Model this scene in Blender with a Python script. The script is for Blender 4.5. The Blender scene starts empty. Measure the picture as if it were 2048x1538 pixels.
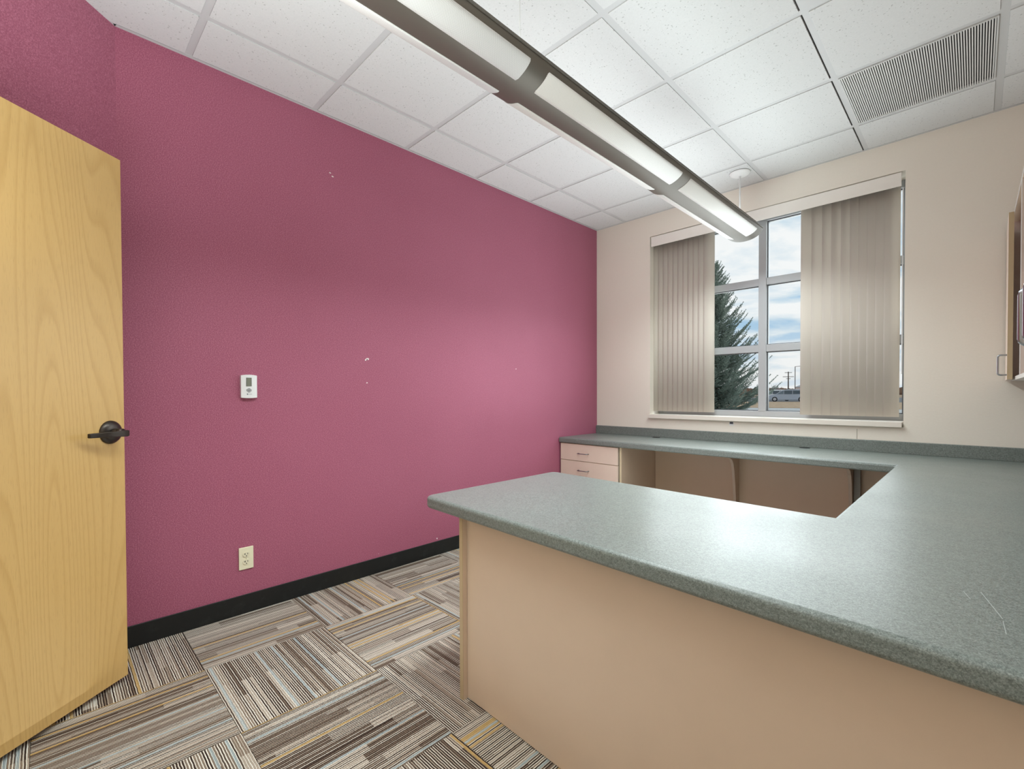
import bpy, bmesh, math, random
from mathutils import Vector, Matrix
R = random.Random(7)
C = bpy.context.scene.collection
sc = bpy.context.scene

# ---------------------------------------------------------------- camera
YAW, PIT, ROL = 0.79101383, -0.01414727, -0.00358467
FPX, PX, PY = 929.257, 1010.639, 800.199
CAM = Vector((2.65337, -3.90879, 1.13239))
F = Vector((-math.sin(YAW)*math.cos(PIT), math.cos(YAW)*math.cos(PIT), math.sin(PIT)))
R0 = F.cross(Vector((0, 0, 1))).normalized()
U0 = R0.cross(F)
RR = R0*math.cos(ROL) + U0*math.sin(ROL)
UU = -R0*math.sin(ROL) + U0*math.cos(ROL)
cam_d = bpy.data.cameras.new('camera')
cam = bpy.data.objects.new('camera', cam_d)
C.objects.link(cam)
M = Matrix((RR, UU, -F)).transposed().to_4x4()
M.translation = CAM
cam.matrix_world = M
cam_d.sensor_width = 36
cam_d.lens = FPX/2048*36
cam_d.shift_x = (1024-PX)/2048
cam_d.shift_y = (PY-769)/2048
cam_d.clip_start = 0.02
cam_d.clip_end = 2000
sc.camera = cam

# ---------------------------------------------------------------- view / exposure
sc.view_settings.view_transform = 'Standard'
sc.view_settings.look = 'None'
sc.view_settings.gamma = 1
sc.view_settings.use_curve_mapping = False
sc.view_settings.exposure = 0.0

# ---------------------------------------------------------------- world: bright broken cloud
w = bpy.data.worlds.new('sky')
sc.world = w
w.use_nodes = True
nt = w.node_tree
nt.nodes.clear()
def N(t, **k):
    n = nt.nodes.new(t)
    for a, b in k.items():
        setattr(n, a, b)
    return n
out = N('ShaderNodeOutputWorld'); bg = N('ShaderNodeBackground')
tc = N('ShaderNodeTexCoord'); sep = N('ShaderNodeSeparateXYZ')
nt.links.new(tc.outputs['Generated'], sep.inputs[0])
zc = N('ShaderNodeMath', operation='MAXIMUM'); zc.inputs[1].default_value = 0.0
nt.links.new(sep.outputs[2], zc.inputs[0])
za = N('ShaderNodeMath', operation='ADD'); za.inputs[1].default_value = 0.14
nt.links.new(zc.outputs[0], za.inputs[0])
dx = N('ShaderNodeMath', operation='DIVIDE'); dy = N('ShaderNodeMath', operation='DIVIDE')
nt.links.new(sep.outputs[0], dx.inputs[0]); nt.links.new(za.outputs[0], dx.inputs[1])
nt.links.new(sep.outputs[1], dy.inputs[0]); nt.links.new(za.outputs[0], dy.inputs[1])
cb = N('ShaderNodeCombineXYZ')
nt.links.new(dx.outputs[0], cb.inputs[0]); nt.links.new(dy.outputs[0], cb.inputs[1])
no = N('ShaderNodeTexNoise'); no.inputs['Scale'].default_value = 1.15; no.inputs['Detail'].default_value = 7
no.inputs['Roughness'].default_value = 0.55; no.inputs['Distortion'].default_value = 0.3
nt.links.new(cb.outputs[0], no.inputs['Vector'])
cr = N('ShaderNodeValToRGB')
cr.color_ramp.elements[0].position = 0.40; cr.color_ramp.elements[0].color = (0.34, 0.57, 0.80, 1)
cr.color_ramp.elements[1].position = 0.55; cr.color_ramp.elements[1].color = (0.97, 0.97, 0.98, 1)
e = cr.color_ramp.elements.new(0.47); e.color = (0.68, 0.79, 0.88, 1)
nt.links.new(no.outputs[0], cr.inputs[0])
hz = N('ShaderNodeMapRange'); hz.inputs[1].default_value = 0.0; hz.inputs[2].default_value = 0.16
hz.inputs[3].default_value = 0.75; hz.inputs[4].default_value = 0.0
nt.links.new(sep.outputs[2], hz.inputs[0])
mx = N('ShaderNodeMixRGB'); mx.inputs[2].default_value = (0.90, 0.89, 0.89, 1)
nt.links.new(hz.outputs[0], mx.inputs[0]); nt.links.new(cr.outputs[0], mx.inputs[1])
nt.links.new(mx.outputs[0], bg.inputs[0]); nt.links.new(bg.outputs[0], out.inputs[0])
bg.inputs[1].default_value = 1.0

# ---------------------------------------------------------------- lights
def area(name, loc, rot, sx, sy, power, col=(1, 1, 1), spread=None):
    l = bpy.data.lights.new(name, 'AREA'); l.shape = 'RECTANGLE'; l.size = sx; l.size_y = sy
    l.energy = power; l.color = col
    if spread: l.spread = spread
    o = bpy.data.objects.new(name, l); o.location = loc; o.rotation_euler = rot; C.objects.link(o)
    return o
PI = math.pi
# the pendant's uplight (its fluorescent tubes) and the light through its perforated panels
LC = (.885, .99, 1.0)
for yc in (-0.83, -2.03, -3.23):
    area('pendant_uplight', (1.43, yc, 2.318), (PI, 0, 0), 0.16, 1.08, 2.5, LC)
    area('pendant_downlight', (1.43, yc, 2.24), (0, 0, 0), 0.20, 1.08, 16, LC, math.radians(150))
# unseen fill lights added, aimed up: behind the camera, in the kneespace, at the floor
area('bounce_fill', (1.85, -4.2, 1.15), (PI, 0, 0), 1.6, 0.8, 39, LC, math.radians(130))
area('bounce_fill_far', (1.15, -1.35, .60), (PI, 0, 0), 1.5, 1.2, 12, LC, math.radians(125))
area('bounce_fill_low', (1.30, -1.35, .22), (PI, 0, 0), 1.5, 1.1, 6.5, LC)
area('bounce_fill_left', (1.15, -3.6, .06), (PI, 0, 0), 1.5, 1.2, 2.2, LC)
# added area lights, unseen, standing in for daylight from the window side
area('window_soft_fill', (1.45, -.05, 1.50), (math.radians(-90), 0, 0), 1.7, 1.1, 15, (.88, .97, 1))
area('window_fill', (1.45, 0.75, 1.9), (math.radians(-78), 0, 0), 1.8, 1.6, 22, (.90, .97, 1))

# ---------------------------------------------------------------- materials
def mat(name, col, rough=0.5, metal=0.0, spec=0.5):
    m = bpy.data.materials.new(name); m.use_nodes = True
    b = m.node_tree.nodes['Principled BSDF']
    b.inputs['Base Color'].default_value = (*col, 1)
    b.inputs['Roughness'].default_value = rough
    b.inputs['Metallic'].default_value = metal
    b.inputs['Specular IOR Level'].default_value = spec
    return m
class G:
    """tiny node helper on a material"""
    def __init__(s, m):
        s.m = m; s.t = m.node_tree; s.b = s.t.nodes['Principled BSDF']
    def n(s, t, **k):
        n = s.t.nodes.new(t)
        for a, b in k.items(): setattr(n, a, b)
        return n
    def l(s, a, b): s.t.links.new(a, b)
    def math(s, op, a, b=None, c=None):
        n = s.n('ShaderNodeMath', operation=op)
        for i, v in enumerate((a, b, c)):
            if v is None: continue
            if isinstance(v, (int, float)): n.inputs[i].default_value = v
            else: s.l(v, n.inputs[i])
        return n.outputs[0]
    def coord(s, kind='Object', scale=(1, 1, 1), loc=(0, 0, 0)):
        t = s.n('ShaderNodeTexCoord'); mp = s.n('ShaderNodeMapping')
        mp.inputs['Scale'].default_value = scale; mp.inputs['Location'].default_value = loc
        s.l(t.outputs[kind], mp.inputs[0]); return mp.outputs[0]
    def noise(s, vec, scale, detail=2, rough=0.5, dist=0.0):
        n = s.n('ShaderNodeTexNoise'); n.inputs['Scale'].default_value = scale
        n.inputs['Detail'].default_value = detail; n.inputs['Roughness'].default_value = rough
        n.inputs['Distortion'].default_value = dist
        s.l(vec, n.inputs['Vector']); return n.outputs[0]
    def ramp(s, fac, stops, interp='LINEAR'):
        n = s.n('ShaderNodeValToRGB'); n.color_ramp.interpolation = interp
        el = n.color_ramp.elements
        while len(el) < len(stops): el.new(0.5)
        for e_, (p, c) in zip(el, stops):
            e_.position = p; e_.color = (*c, 1)
        s.l(fac, n.inputs[0]); return n.outputs[0]
    def mix(s, fac, a, b, mode='MIX'):
        n = s.n('ShaderNodeMixRGB', blend_type=mode)
        for i, v in enumerate((fac, a, b)):
            if isinstance(v, (int, float)): n.inputs[i].default_value = v
            elif isinstance(v, tuple): n.inputs[i].default_value = (*v, 1)
            else: s.l(v, n.inputs[i])
        return n.outputs[0]
    def color(s, o): s.l(o, s.b.inputs['Base Color'])
    def bump(s, h, strength=0.3, dist=0.002):
        n = s.n('ShaderNodeBump'); n.inputs['Strength'].default_value = strength
        n.inputs['Distance'].default_value = dist
        s.l(h, n.inputs['Height']); s.l(n.outputs[0], s.b.inputs['Normal'])
def c8(r, g, b):
    f = lambda v: (v/255/12.92) if v/255 <= .04045 else ((v/255+.055)/1.055)**2.4
    return (f(r), f(g), f(b))

def m_maroon():
    m = mat('maroon_wall_carpet', (.35, .1, .16), .8, 0, .35); g = G(m)
    v = g.coord()
    n1 = g.noise(v, 230, 3, .75)
    n2 = g.noise(v, 1.3, 3, .5)
    c = g.ramp(n1, [(.30, (.20, .042, .076)), (.5, (.365, .097, .163)), (.70, (.64, .25, .34))])
    c = g.mix(.35, c, g.ramp(n2, [(.3, (.34, .084, .142)), (.7, (.41, .117, .188))]))
    g.color(c)
    g.b.inputs['Sheen Weight'].default_value = .25
    g.b.inputs['Sheen Roughness'].default_value = .4
    g.b.inputs['Sheen Tint'].default_value = (.95, .75, .82, 1)
    g.b.inputs['Roughness'].default_value = .55
    g.bump(n1, .3, .003)
    return m
def m_paint(name, col, sc_=90, st=.25):
    m = mat(name, col, .55, 0, .35); g = G(m); v = g.coord()
    n = g.noise(v, sc_, 3, .6)
    n2 = g.noise(v, 2.0, 2, .5)
    g.color(g.mix(.5, g.mix(n, tuple(x*.95 for x in col), tuple(min(1, x*1.04) for x in col)),
                  g.mix(n2, tuple(x*.97 for x in col), tuple(min(1, x*1.03) for x in col))))
    g.bump(n, st, .002)
    return m
def m_laminate(name, col, rough=.4):
    m = mat(name, col, rough, 0, .45); g = G(m); v = g.coord()
    n = g.noise(v, 6, 4, .6); n2 = g.noise(v, 300, 2, .5)
    g.color(g.mix(n, tuple(x*.96 for x in col), tuple(min(1, x*1.04) for x in col)))
    g.bump(n2, .03, .0005)
    return m
def m_top():
    m = mat('grey_green_speckled_laminate', (.15, .17, .155), .3, 0, .5); g = G(m); v = g.coord()
    n = g.noise(v, 420, 2, .7); n2 = g.noise(v, 160, 2, .6); n3 = g.noise(v, 1.5, 3, .6)
    c = g.ramp(n, [(.32, (.060, .071, .065)), (.5, (.170, .195, .180)), (.68, (.36, .395, .365))])
    c2 = g.ramp(n2, [(.38, (.115, .131, .120)), (.6, (.222, .252, .233))])
    g.color(g.mix(.5, c, c2))
    r = g.n('ShaderNodeMapRange'); g.l(n3, r.inputs[0])
    r.inputs[1].default_value = .3; r.inputs[2].default_value = .7; r.inputs[3].default_value = .28; r.inputs[4].default_value = .40
    g.l(r.outputs[0], g.b.inputs['Roughness'])
    g.bump(n, .10, .0008)
    return m
def m_ceiling():
    m = mat('fissured_ceiling_tile', (.80, .80, .79), .9, 0, .2); g = G(m)
    t = g.n('ShaderNodeNewGeometry'); v = t.outputs['Position']
    vo = g.n('ShaderNodeTexVoronoi'); vo.inputs['Scale'].default_value = 95
    nd = g.n('ShaderNodeTexNoise'); nd.inputs['Scale'].default_value = 40; g.l(v, nd.inputs['Vector'])
    va = g.n('ShaderNodeVectorMath', operation='MULTIPLY_ADD')
    g.l(nd.outputs['Color'], va.inputs[0]); va.inputs[1].default_value = (.02, .02, .02); g.l(v, va.inputs[2])
    g.l(va.outputs[0], vo.inputs['Vector'])
    sz = g.n('ShaderNodeSeparateColor'); g.l(vo.outputs['Color'], sz.inputs[0])
    rad = g.math('MULTIPLY', sz.outputs[0], .30)
    d = g.math('LESS_THAN', vo.outputs['Distance'], rad)
    sel = g.math('GREATER_THAN', sz.outputs[1], .40)
    d = g.math('MULTIPLY', d, sel)
    n = g.noise(v, 130, 3, .6)
    base = g.mix(n, (.61, .61, .605), (.70, .70, .695))
    g.color(g.mix(g.math('MULTIPLY', d, .55), base, (.30, .30, .29)))
    h = g.math('SUBTRACT', g.math('MULTIPLY', n, .4), d)
    g.bump(h, .5, .002)
    return m
def m_oak():
    m = mat('oak_veneer', (.6, .4, .17), .38, 0, .45); g = G(m)
    v = g.coord(scale=(1, 1, .085), loc=(.37, 0, .06))          # x runs across the leaf, z up
    n = g.noise(v, 2.6, 1.5, .45, .15)
    rings = g.math('FRACT', g.math('MULTIPLY', n, 46))
    line = g.ramp(rings, [(0, (0, 0, 0)), (.55, (.1, .1, .1)), (.86, (1, 1, 1)), (1, (0, 0, 0))])
    v2 = g.coord(scale=(1, 1, .02)); fine = g.noise(v2, 190, 3, .7)
    v3 = g.coord(scale=(1, 1, .05)); pores = g.noise(v3, 420, 2, .6)
    broad = g.noise(g.coord(scale=(1, 1, .2)), 5, 2, .5)
    c = g.mix(broad, (.58, .36, .125), (.65, .425, .17))
    c = g.mix(g.math('MULTIPLY', line, .42), c, (.42, .235, .06))
    c = g.mix(g.math('MULTIPLY', fine, .55), c, (.56, .345, .115))
    c = g.mix(g.ramp(pores, [(.54, (0, 0, 0)), (.72, (.45, .45, .45))]), c, (.42, .25, .08))
    g.color(c); g.bump(fine, .05, .0005)
    return m
def m_carpet():
    m = mat('striped_loop_carpet', (.3, .25, .2), .95, 0, .15); g = G(m)
    t = g.n('ShaderNodeTexCoord'); s = g.n('ShaderNodeSeparateXYZ'); g.l(t.outputs['Object'], s.inputs[0])
    oi = g.n('ShaderNodeObjectInfo'); rnd = g.math('MULTIPLY', oi.outputs['Random'], 137.0)
    wob = g.noise(t.outputs['Object'], 40, 2, .5)
    x = g.math('ADD', s.outputs[0], g.math('MULTIPLY', g.math('SUBTRACT', wob, .5), .0035))
    y = s.outputs[1]
    row = g.math('FLOOR', g.math('MULTIPLY', x, 265))
    def white(*a):
        cb_ = g.n('ShaderNodeCombineXYZ')
        for i, q in enumerate(a):
            if isinstance(q, (int, float)): cb_.inputs[i].default_value = q
            else: g.l(q, cb_.inputs[i])
        wn = g.n('ShaderNodeTexWhiteNoise'); g.l(cb_.outputs[0], wn.inputs['Vector']); return wn.outputs['Value']
    grp = g.math('FLOOR', g.math('MULTIPLY', x, 24))
    goff = white(grp, rnd, 3.0)
    seg = g.math('FLOOR', g.math('ADD', g.math('MULTIPLY', y, 2.9), g.math('MULTIPLY', goff, 3)))
    # thick yarn bands: neighbouring rows share a colour in threes at random
    row3 = g.math('FLOOR', g.math('MULTIPLY', x, 110))
    a = white(row, rnd, 1.0); b = white(row3, rnd, g.math('ADD', seg, 7.0)); tone = white(grp, seg, g.math('ADD', rnd, 11.0))
    par = g.math('MODULO', g.math('ABSOLUTE', row), 2.0)
    val = g.math('ADD', g.math('ADD', g.math('MULTIPLY', a, .38), g.math('MULTIPLY', b, .12)),
                 g.math('ADD', g.math('MULTIPLY', par, .40), g.math('MULTIPLY', g.math('SUBTRACT', tone, .5), .26)))
    c = g.ramp(val, [(0, (.045, .028, .022)), (.22, (.10, .070, .053)), (.33, (.26, .195, .145)), (.47, (.48, .40, .32)),
                     (.57, (.71, .645, .55)), (.80, (.84, .79, .69))], 'CONSTANT')
    acc = white(row3, rnd, 5.0)
    c = g.mix(g.math('MULTIPLY', g.math('GREATER_THAN', acc, .955), .85), c, (.66, .44, .17))
    c = g.mix(g.math('MULTIPLY', g.math('LESS_THAN', acc, .06), .7), c, (.50, .60, .62))
    # grooves between rows, beads along each row
    fx = g.math('FRACT', g.math('MULTIPLY', x, 265))
    prof = g.math('SINE', g.math('MULTIPLY', fx, PI))
    bead = g.math('SINE', g.math('ADD', g.math('MULTIPLY', y, 1250), g.math('MULTIPLY', a, 40)))
    h = g.math('ADD', prof, g.math('MULTIPLY', bead, .22))
    dark = g.ramp(prof, [(.0, (.30, .28, .27)), (.45, (1, 1, 1))])
    c = g.mix(1.0, c, dark, 'MULTIPLY')
    g.color(c); g.bump(h, .6, .003)
    return m
def m_perf():
    m = mat('perforated_white_metal', (.8, .79, .75), .5, 0, .3); g = G(m)
    t = g.n('ShaderNodeTexCoord'); s = g.n('ShaderNodeSeparateXYZ'); g.l(t.outputs['Object'], s.inputs[0])
    a = g.math('SINE', g.math('MULTIPLY', s.outputs[0], 1400)); b = g.math('SINE', g.math('MULTIPLY', s.outputs[1], 1400))
    d = g.math('GREATER_THAN', g.math('MULTIPLY', a, b), .25)
    g.color(g.mix(d, (.80, .79, .765), (.52, .515, .49)))
    g.b.inputs['Emission Color'].default_value = (1, .98, .93, 1)
    g.b.inputs['Emission Strength'].default_value = .06
    return m
def m_base():
    m = mat('black_rubber_base', (.012, .013, .013), .45, 0, .4); g = G(m); v = g.coord()
    n = g.noise(v, 14, 5, .7)
    g.color(g.ramp(n, [(.55, (.010, .011, .011)), (.85, (.03, .032, .032))]))
    return m
def m_glass(name='window_glass'):
    m = bpy.data.materials.new(name); m.use_nodes = True; t = m.node_tree; t.nodes.clear()
    o = t.nodes.new('ShaderNodeOutputMaterial'); mx_ = t.nodes.new('ShaderNodeMixShader')
    tr = t.nodes.new('ShaderNodeBsdfTransparent'); gl = t.nodes.new('ShaderNodeBsdfGlossy'); fr = t.nodes.new('ShaderNodeFresnel')
    gl.inputs['Roughness'].default_value = .02; fr.inputs[0].default_value = 1.45
    tr.inputs[0].default_value = (.97, .985, .98, 1)
    sc_ = t.nodes.new('ShaderNodeMath'); sc_.operation = 'MULTIPLY'; sc_.inputs[1].default_value = .12
    t.links.new(fr.outputs[0], sc_.inputs[0]); t.links.new(sc_.outputs[0], mx_.inputs[0]); t.links.new(tr.outputs[0], mx_.inputs[1]); t.links.new(gl.outputs[0], mx_.inputs[2])
    t.links.new(mx_.outputs[0], o.inputs[0]); return m
def m_vane():
    m = mat('beige_fabric_vane', (.79, .735, .665), .8, 0, .2); g = G(m); v = g.coord()
    n = g.noise(v, 300, 2, .6); g.bump(n, .1, .0006)
    o = g.t.nodes['Material Output']; tl = g.n('ShaderNodeBsdfTranslucent'); tl.inputs[0].default_value = (.80, .75, .68, 1)
    mx_ = g.n('ShaderNodeMixShader'); mx_.inputs[0].default_value = .28
    g.l(g.b.outputs[0], mx_.inputs[1]); g.l(tl.outputs[0], mx_.inputs[2]); g.l(mx_.outputs[0], o.inputs[0])
    return m
def m_noisy(name, a, b, scale, rough=.9, bump=.3, dist=.01):
    m = mat(name, a, rough, 0, .2); g = G(m); v = g.coord(); n = g.noise(v, scale, 4, .65)
    g.color(g.ramp(n, [(.35, a), (.65, b)])); g.bump(n, bump, dist); return m

MAROON = m_maroon()
BEIGE = m_paint('beige_textured_paint', (.86, .795, .705))
WHITE = m_paint('white_paint', (.80, .80, .79), 60, .05)
TILE = m_ceiling()
TEE = mat('white_ceiling_grid', (.56, .56, .56), .45, 0, .4)
OAK = m_oak()
OAKEDGE = mat('pale_oak_edge', (.72, .50, .32), .5)
CARPET = m_carpet()
TOP = m_top()
LAM = m_laminate('beige_laminate', (.70, .535, .40), .42)
LAMP_ = m_laminate('pinkish_beige_laminate', (.76, .62, .52), .42)
BAND = mat('tan_edge_band', (.53, .40, .24), .45)
RUBBER = m_base()
ALU = mat('grey_aluminium_frame', (.47, .485, .50), .4, .25, .4)
CHROME = mat('brushed_chrome', (.36, .38, .40), .28, 1.0)
BRONZE = mat('dark_bronze', (.055, .045, .038), .32, .75)
PEND = mat('bronze_grey_pendant', (.13, .115, .095), .42, .3, .4)
PERF = m_perf()
GLASS = m_glass()
VANE = m_vane()
BLACK = mat('black_plastic', (.012, .012, .013), .5)
IVORY = mat('ivory_plastic', (.82, .76, .56), .35)
WPLAST = mat('white_plastic', (.80, .80, .80), .35)
LCD = mat('green_grey_lcd', (.20, .21, .165), .2)
GREYB = mat('grey_button', (.28, .28, .29), .5)
PLASTER = mat('bare_plaster', (.82, .74, .73), .9)

# ---------------------------------------------------------------- object helpers
ORG = {}
def _lnk(name, me, m, parent, org):
    o = bpy.data.objects.new(name, me); C.objects.link(o)
    if m is not None: me.materials.append(m)
    if parent is not None:
        o.parent = parent; ORG[o] = ORG[parent]
        if ORG.get(('rot', parent)): ORG[('rot', o)] = True
    else:
        o.location = org; ORG[o] = Vector(org)
    return o
def obj(name, bm, m=None, parent=None, org=None, smooth=False, auto=None, bevel=0, seg=2, kind=None, label=None):
    """bm holds WORLD coordinates; the mesh is shifted to its thing's origin"""
    if org is None and parent is None:
        xs = [v.co for v in bm.verts]
        org = Vector((sum(v.x for v in xs)/len(xs), sum(v.y for v in xs)/len(xs), min(v.z for v in xs)))
    o_ = ORG[parent] if parent is not None else Vector(org)
    bmesh.ops.translate(bm, verts=bm.verts, vec=-o_)
    bmesh.ops.recalc_face_normals(bm, faces=bm.faces)
    me = bpy.data.meshes.new(name); bm.to_mesh(me); bm.free()
    if smooth:
        for p in me.polygons: p.use_smooth = True
    o = _lnk(name, me, m, parent, o_)
    if bevel:
        md = o.modifiers.new('bevel', 'BEVEL'); md.width = bevel; md.segments = seg
        md.limit_method = 'ANGLE'; md.angle_limit = math.radians(35)
        for p in me.polygons: p.use_smooth = True
        try:
            md.harden_normals = True
        except Exception: pass
    if kind: o['kind'] = kind
    if label: o['label'] = label
    return o
def thing(name, loc, label, cat, group=None, rotz=0):
    o = bpy.data.objects.new(name, None); C.objects.link(o); o.location = loc; ORG[o] = Vector(loc)
    o.empty_display_size = .1
    o['label'] = label; o['category'] = cat
    if group: o['group'] = group
    return o
def tag(o, label, cat, group=None):
    o['label'] = label; o['category'] = cat
    if group: o['group'] = group
    return o
def struct(o):
    o['kind'] = 'structure'; return o
def B(): return bmesh.new()
def box(bm, x0, x1, y0, y1, z0, z1):
    vs = [bm.verts.new((x, y, z)) for z in (z0, z1) for x, y in ((x0, y0), (x1, y0), (x1, y1), (x0, y1))]
    for f in ((0, 3, 2, 1), (4, 5, 6, 7), (0, 1, 5, 4), (1, 2, 6, 5), (2, 3, 7, 6), (3, 0, 4, 7)):
        bm.faces.new([vs[i] for i in f])
    return bm
def bx(*a): return box(B(), *a)
def prism(bm, pts, z0, z1):
    a = [bm.verts.new((x, y, z0)) for x, y in pts]; b = [bm.verts.new((x, y, z1)) for x, y in pts]
    bm.faces.new(a[::-1]); bm.faces.new(b)
    n = len(pts)
    for i in range(n): bm.faces.new((a[i], a[(i+1) % n], b[(i+1) % n], b[i]))
    return bm
def prism_x(bm, pts, x0, x1):
    """polygon in (y,z) extruded along x"""
    a = [bm.verts.new((x0, y, z)) for y, z in pts]; b = [bm.verts.new((x1, y, z)) for y, z in pts]
    bm.faces.new(a[::-1]); bm.faces.new(b); n = len(pts)
    for i in range(n): bm.faces.new((a[i], a[(i+1) % n], b[(i+1) % n], b[i]))
    return bm
def tube(bm, pts, r, n=8, cap=True):
    pts = [Vector(p) for p in pts]; rings = []
    rr = r if isinstance(r, (list, tuple)) else [r]*len(pts)
    ref = Vector((0.123, 0.456, 0.88)).normalized()
    for i, p in enumerate(pts):
        d = (pts[min(i+1, len(pts)-1)] - pts[max(i-1, 0)]).normalized()
        s = d.cross(ref).normalized(); t = d.cross(s)
        rings.append([bm.verts.new(p + (s*math.cos(2*PI*k/n) + t*math.sin(2*PI*k/n))*rr[i]) for k in range(n)])
    for a, b in zip(rings, rings[1:]):
        for k in range(n): bm.faces.new((a[k], a[(k+1) % n], b[(k+1) % n], b[k]))
    if cap: bm.faces.new(rings[0][::-1]); bm.faces.new(rings[-1])
    return bm
def lathe(bm, prof, c, axis='z', n=24):
    """prof: list of (radius, height) along axis from centre c"""
    c = Vector(c); A = {'z': (Vector((1, 0, 0)), Vector((0, 1, 0)), Vector((0, 0, 1)))}.get(axis) if isinstance(axis, str) else axis
    rings = []
    for r, h in prof:
        if r < 1e-6: rings.append([bm.verts.new(c + A[2]*h)])
        else: rings.append([bm.verts.new(c + A[0]*r*math.cos(2*PI*k/n) + A[1]*r*math.sin(2*PI*k/n) + A[2]*h) for k in range(n)])
    for a, b in zip(rings, rings[1:]):
        for k in range(n):
            q = [a[k % len(a)], a[(k+1) % len(a)], b[(k+1) % len(b)], b[k % len(b)]]
            q = [v for i, v in enumerate(q) if v not in q[:i]]
            if len(q) > 2: bm.faces.new(q)
    return bm
def clip(poly, region):
    """Sutherland-Hodgman against a convex counter-clockwise region"""
    out_ = poly
    for i in range(len(region)):
        a, b = region[i], region[(i+1) % len(region)]; inp = out_; out_ = []
        if not inp: return []
        side = lambda p: (b[0]-a[0])*(p[1]-a[1]) - (b[1]-a[1])*(p[0]-a[0])
        for j in range(len(inp)):
            p, q = inp[j], inp[(j+1) % len(inp)]; sp, sq = side(p), side(q)
            if sp >= 0: out_.append(p)
            if sp*sq < 0:
                t = sp/(sp-sq); out_.append((p[0]+t*(q[0]-p[0]), p[1]+t*(q[1]-p[1])))
    r = []
    for p in out_:
        if not r or (abs(p[0]-r[-1][0]) > 1e-5 or abs(p[1]-r[-1][1]) > 1e-5): r.append(p)
    if len(r) > 1 and abs(r[0][0]-r[-1][0]) < 1e-5 and abs(r[0][1]-r[-1][1]) < 1e-5: r.pop()
    return r
def parea(p): return abs(sum(p[i][0]*p[(i+1) % len(p)][1]-p[(i+1) % len(p)][0]*p[i][1] for i in range(len(p))))/2

# ================================================================= ROOM
H = 2.743
XR, YN = 3.10, -5.0                  # right wall, near wall
AC = (0.0, -3.675)                    # where the angled entry wall starts
AD = Vector((.68, -.733, 0)).normalized()
tA = (YN-AC[1])/AD.y
AE = (AC[0]+AD.x*tA, YN)
ROOM = [(0, 0), AC, AE, (XR, YN), (XR, 0)]      # counter-clockwise from above
AN = Vector((-AD.y, AD.x, 0))        # into the room
if AN.x < 0: AN = -AN

floor = struct(obj('floor', bx(-.3, XR+.3, YN-2.2, .25, -.12, -.006), mat('floor_slab', (.12, .10, .085), .9)))
# carpet tiles, quarter-turned
FX, FY, TS = 0.4349, -3.9586, 0.5
full = None
room_in = clip([(0.001, -0.001), (0.001, -9), (XR-.001, -9), (XR-.001, -.001)], ROOM)
for i in range(-1, 6):
    for j in range(-3, 8):
        x0, y0 = FX+TS*i, FY+TS*j
        g_ = .0006
        sq = [(x0+g_, y0+g_), (x0+TS-g_, y0+g_), (x0+TS-g_, y0+TS-g_), (x0+g_, y0+TS-g_)]
        pl = clip(sq, ROOM)
        if len(pl) < 3 or parea(pl) < .002: continue
        cx_, cy_ = x0+TS/2, y0+TS/2
        rot = 0 if (i+j) % 2 == 0 else 90
        if R.random() < .5: rot += 180
        whole = parea(pl) > .9965*TS*TS*.999
        if whole and full: me = full
        else:
            bm = B(); a = math.radians(-rot); ca, sa = math.cos(a), math.sin(a)
            loc = [((x-cx_)*ca-(y-cy_)*sa, (x-cx_)*sa+(y-cy_)*ca) for x, y in pl]
            prism(bm, loc, -.006, 0); bmesh.ops.recalc_face_normals(bm, faces=bm.faces)
            me = bpy.data.meshes.new('carpet_tile'); bm.to_mesh(me); bm.free(); me.materials.append(CARPET)
            if whole: full = me
        o = bpy.data.objects.new('carpet_tile', me); C.objects.link(o)
        o.parent = floor; o.location = Vector((cx_, cy_, 0))-floor.location
        o.rotation_euler = (0, 0, math.radians(rot))

# walls
T = .14
wl = struct(obj('wall_left', prism(B(), [(0, 0.25), (-T, .25), (-T, AC[1]-.05), (0, AC[1])], -.1, 2.95), MAROON, org=(0, 0, 0)))
dw0, dw1, dh = 1.13, 1.62, 2.09       # doorway along the angled wall (just past the hinge)
def along(t, off=0): p = Vector((AC[0], AC[1], 0)) + AD*t + AN*off; return (p.x, p.y)
bm = B()
prism(bm, [along(0), along(dw0), along(dw0, -T), along(-.07, -T)], -.1, 2.95)
prism(bm, [along(dw0), along(tA+.0), along(tA, -T), along(dw0, -T)], dh, 2.95)
wa = struct(obj('wall_angled', bm, MAROON, org=(0, 0, 0)))
WX0, WX1, WZ0, WZ1 = .572, 2.331, .905, 2.546
WT = .27
bm = B()
box(bm, -T, WX0, 0, WT, -.1, 2.95); box(bm, WX1, XR+T, 0, WT, -.1, 2.95)
box(bm, WX0, WX1, 0, WT, -.1, WZ0); box(bm, WX0, WX1, 0, WT, WZ1, 2.95)
wf = struct(obj('wall_far', bm, BEIGE, org=(0, 0, 0)))
wr = struct(obj('wall_right', bx(XR, XR+T, YN-T, 0, -.1, 2.95), BEIGE, org=(XR, 0, 0)))
wn = struct(obj('wall_near', bx(AE[0]-.02, XR, YN-T, YN, -.1, 2.95), BEIGE, org=(0, YN, 0)))
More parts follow.
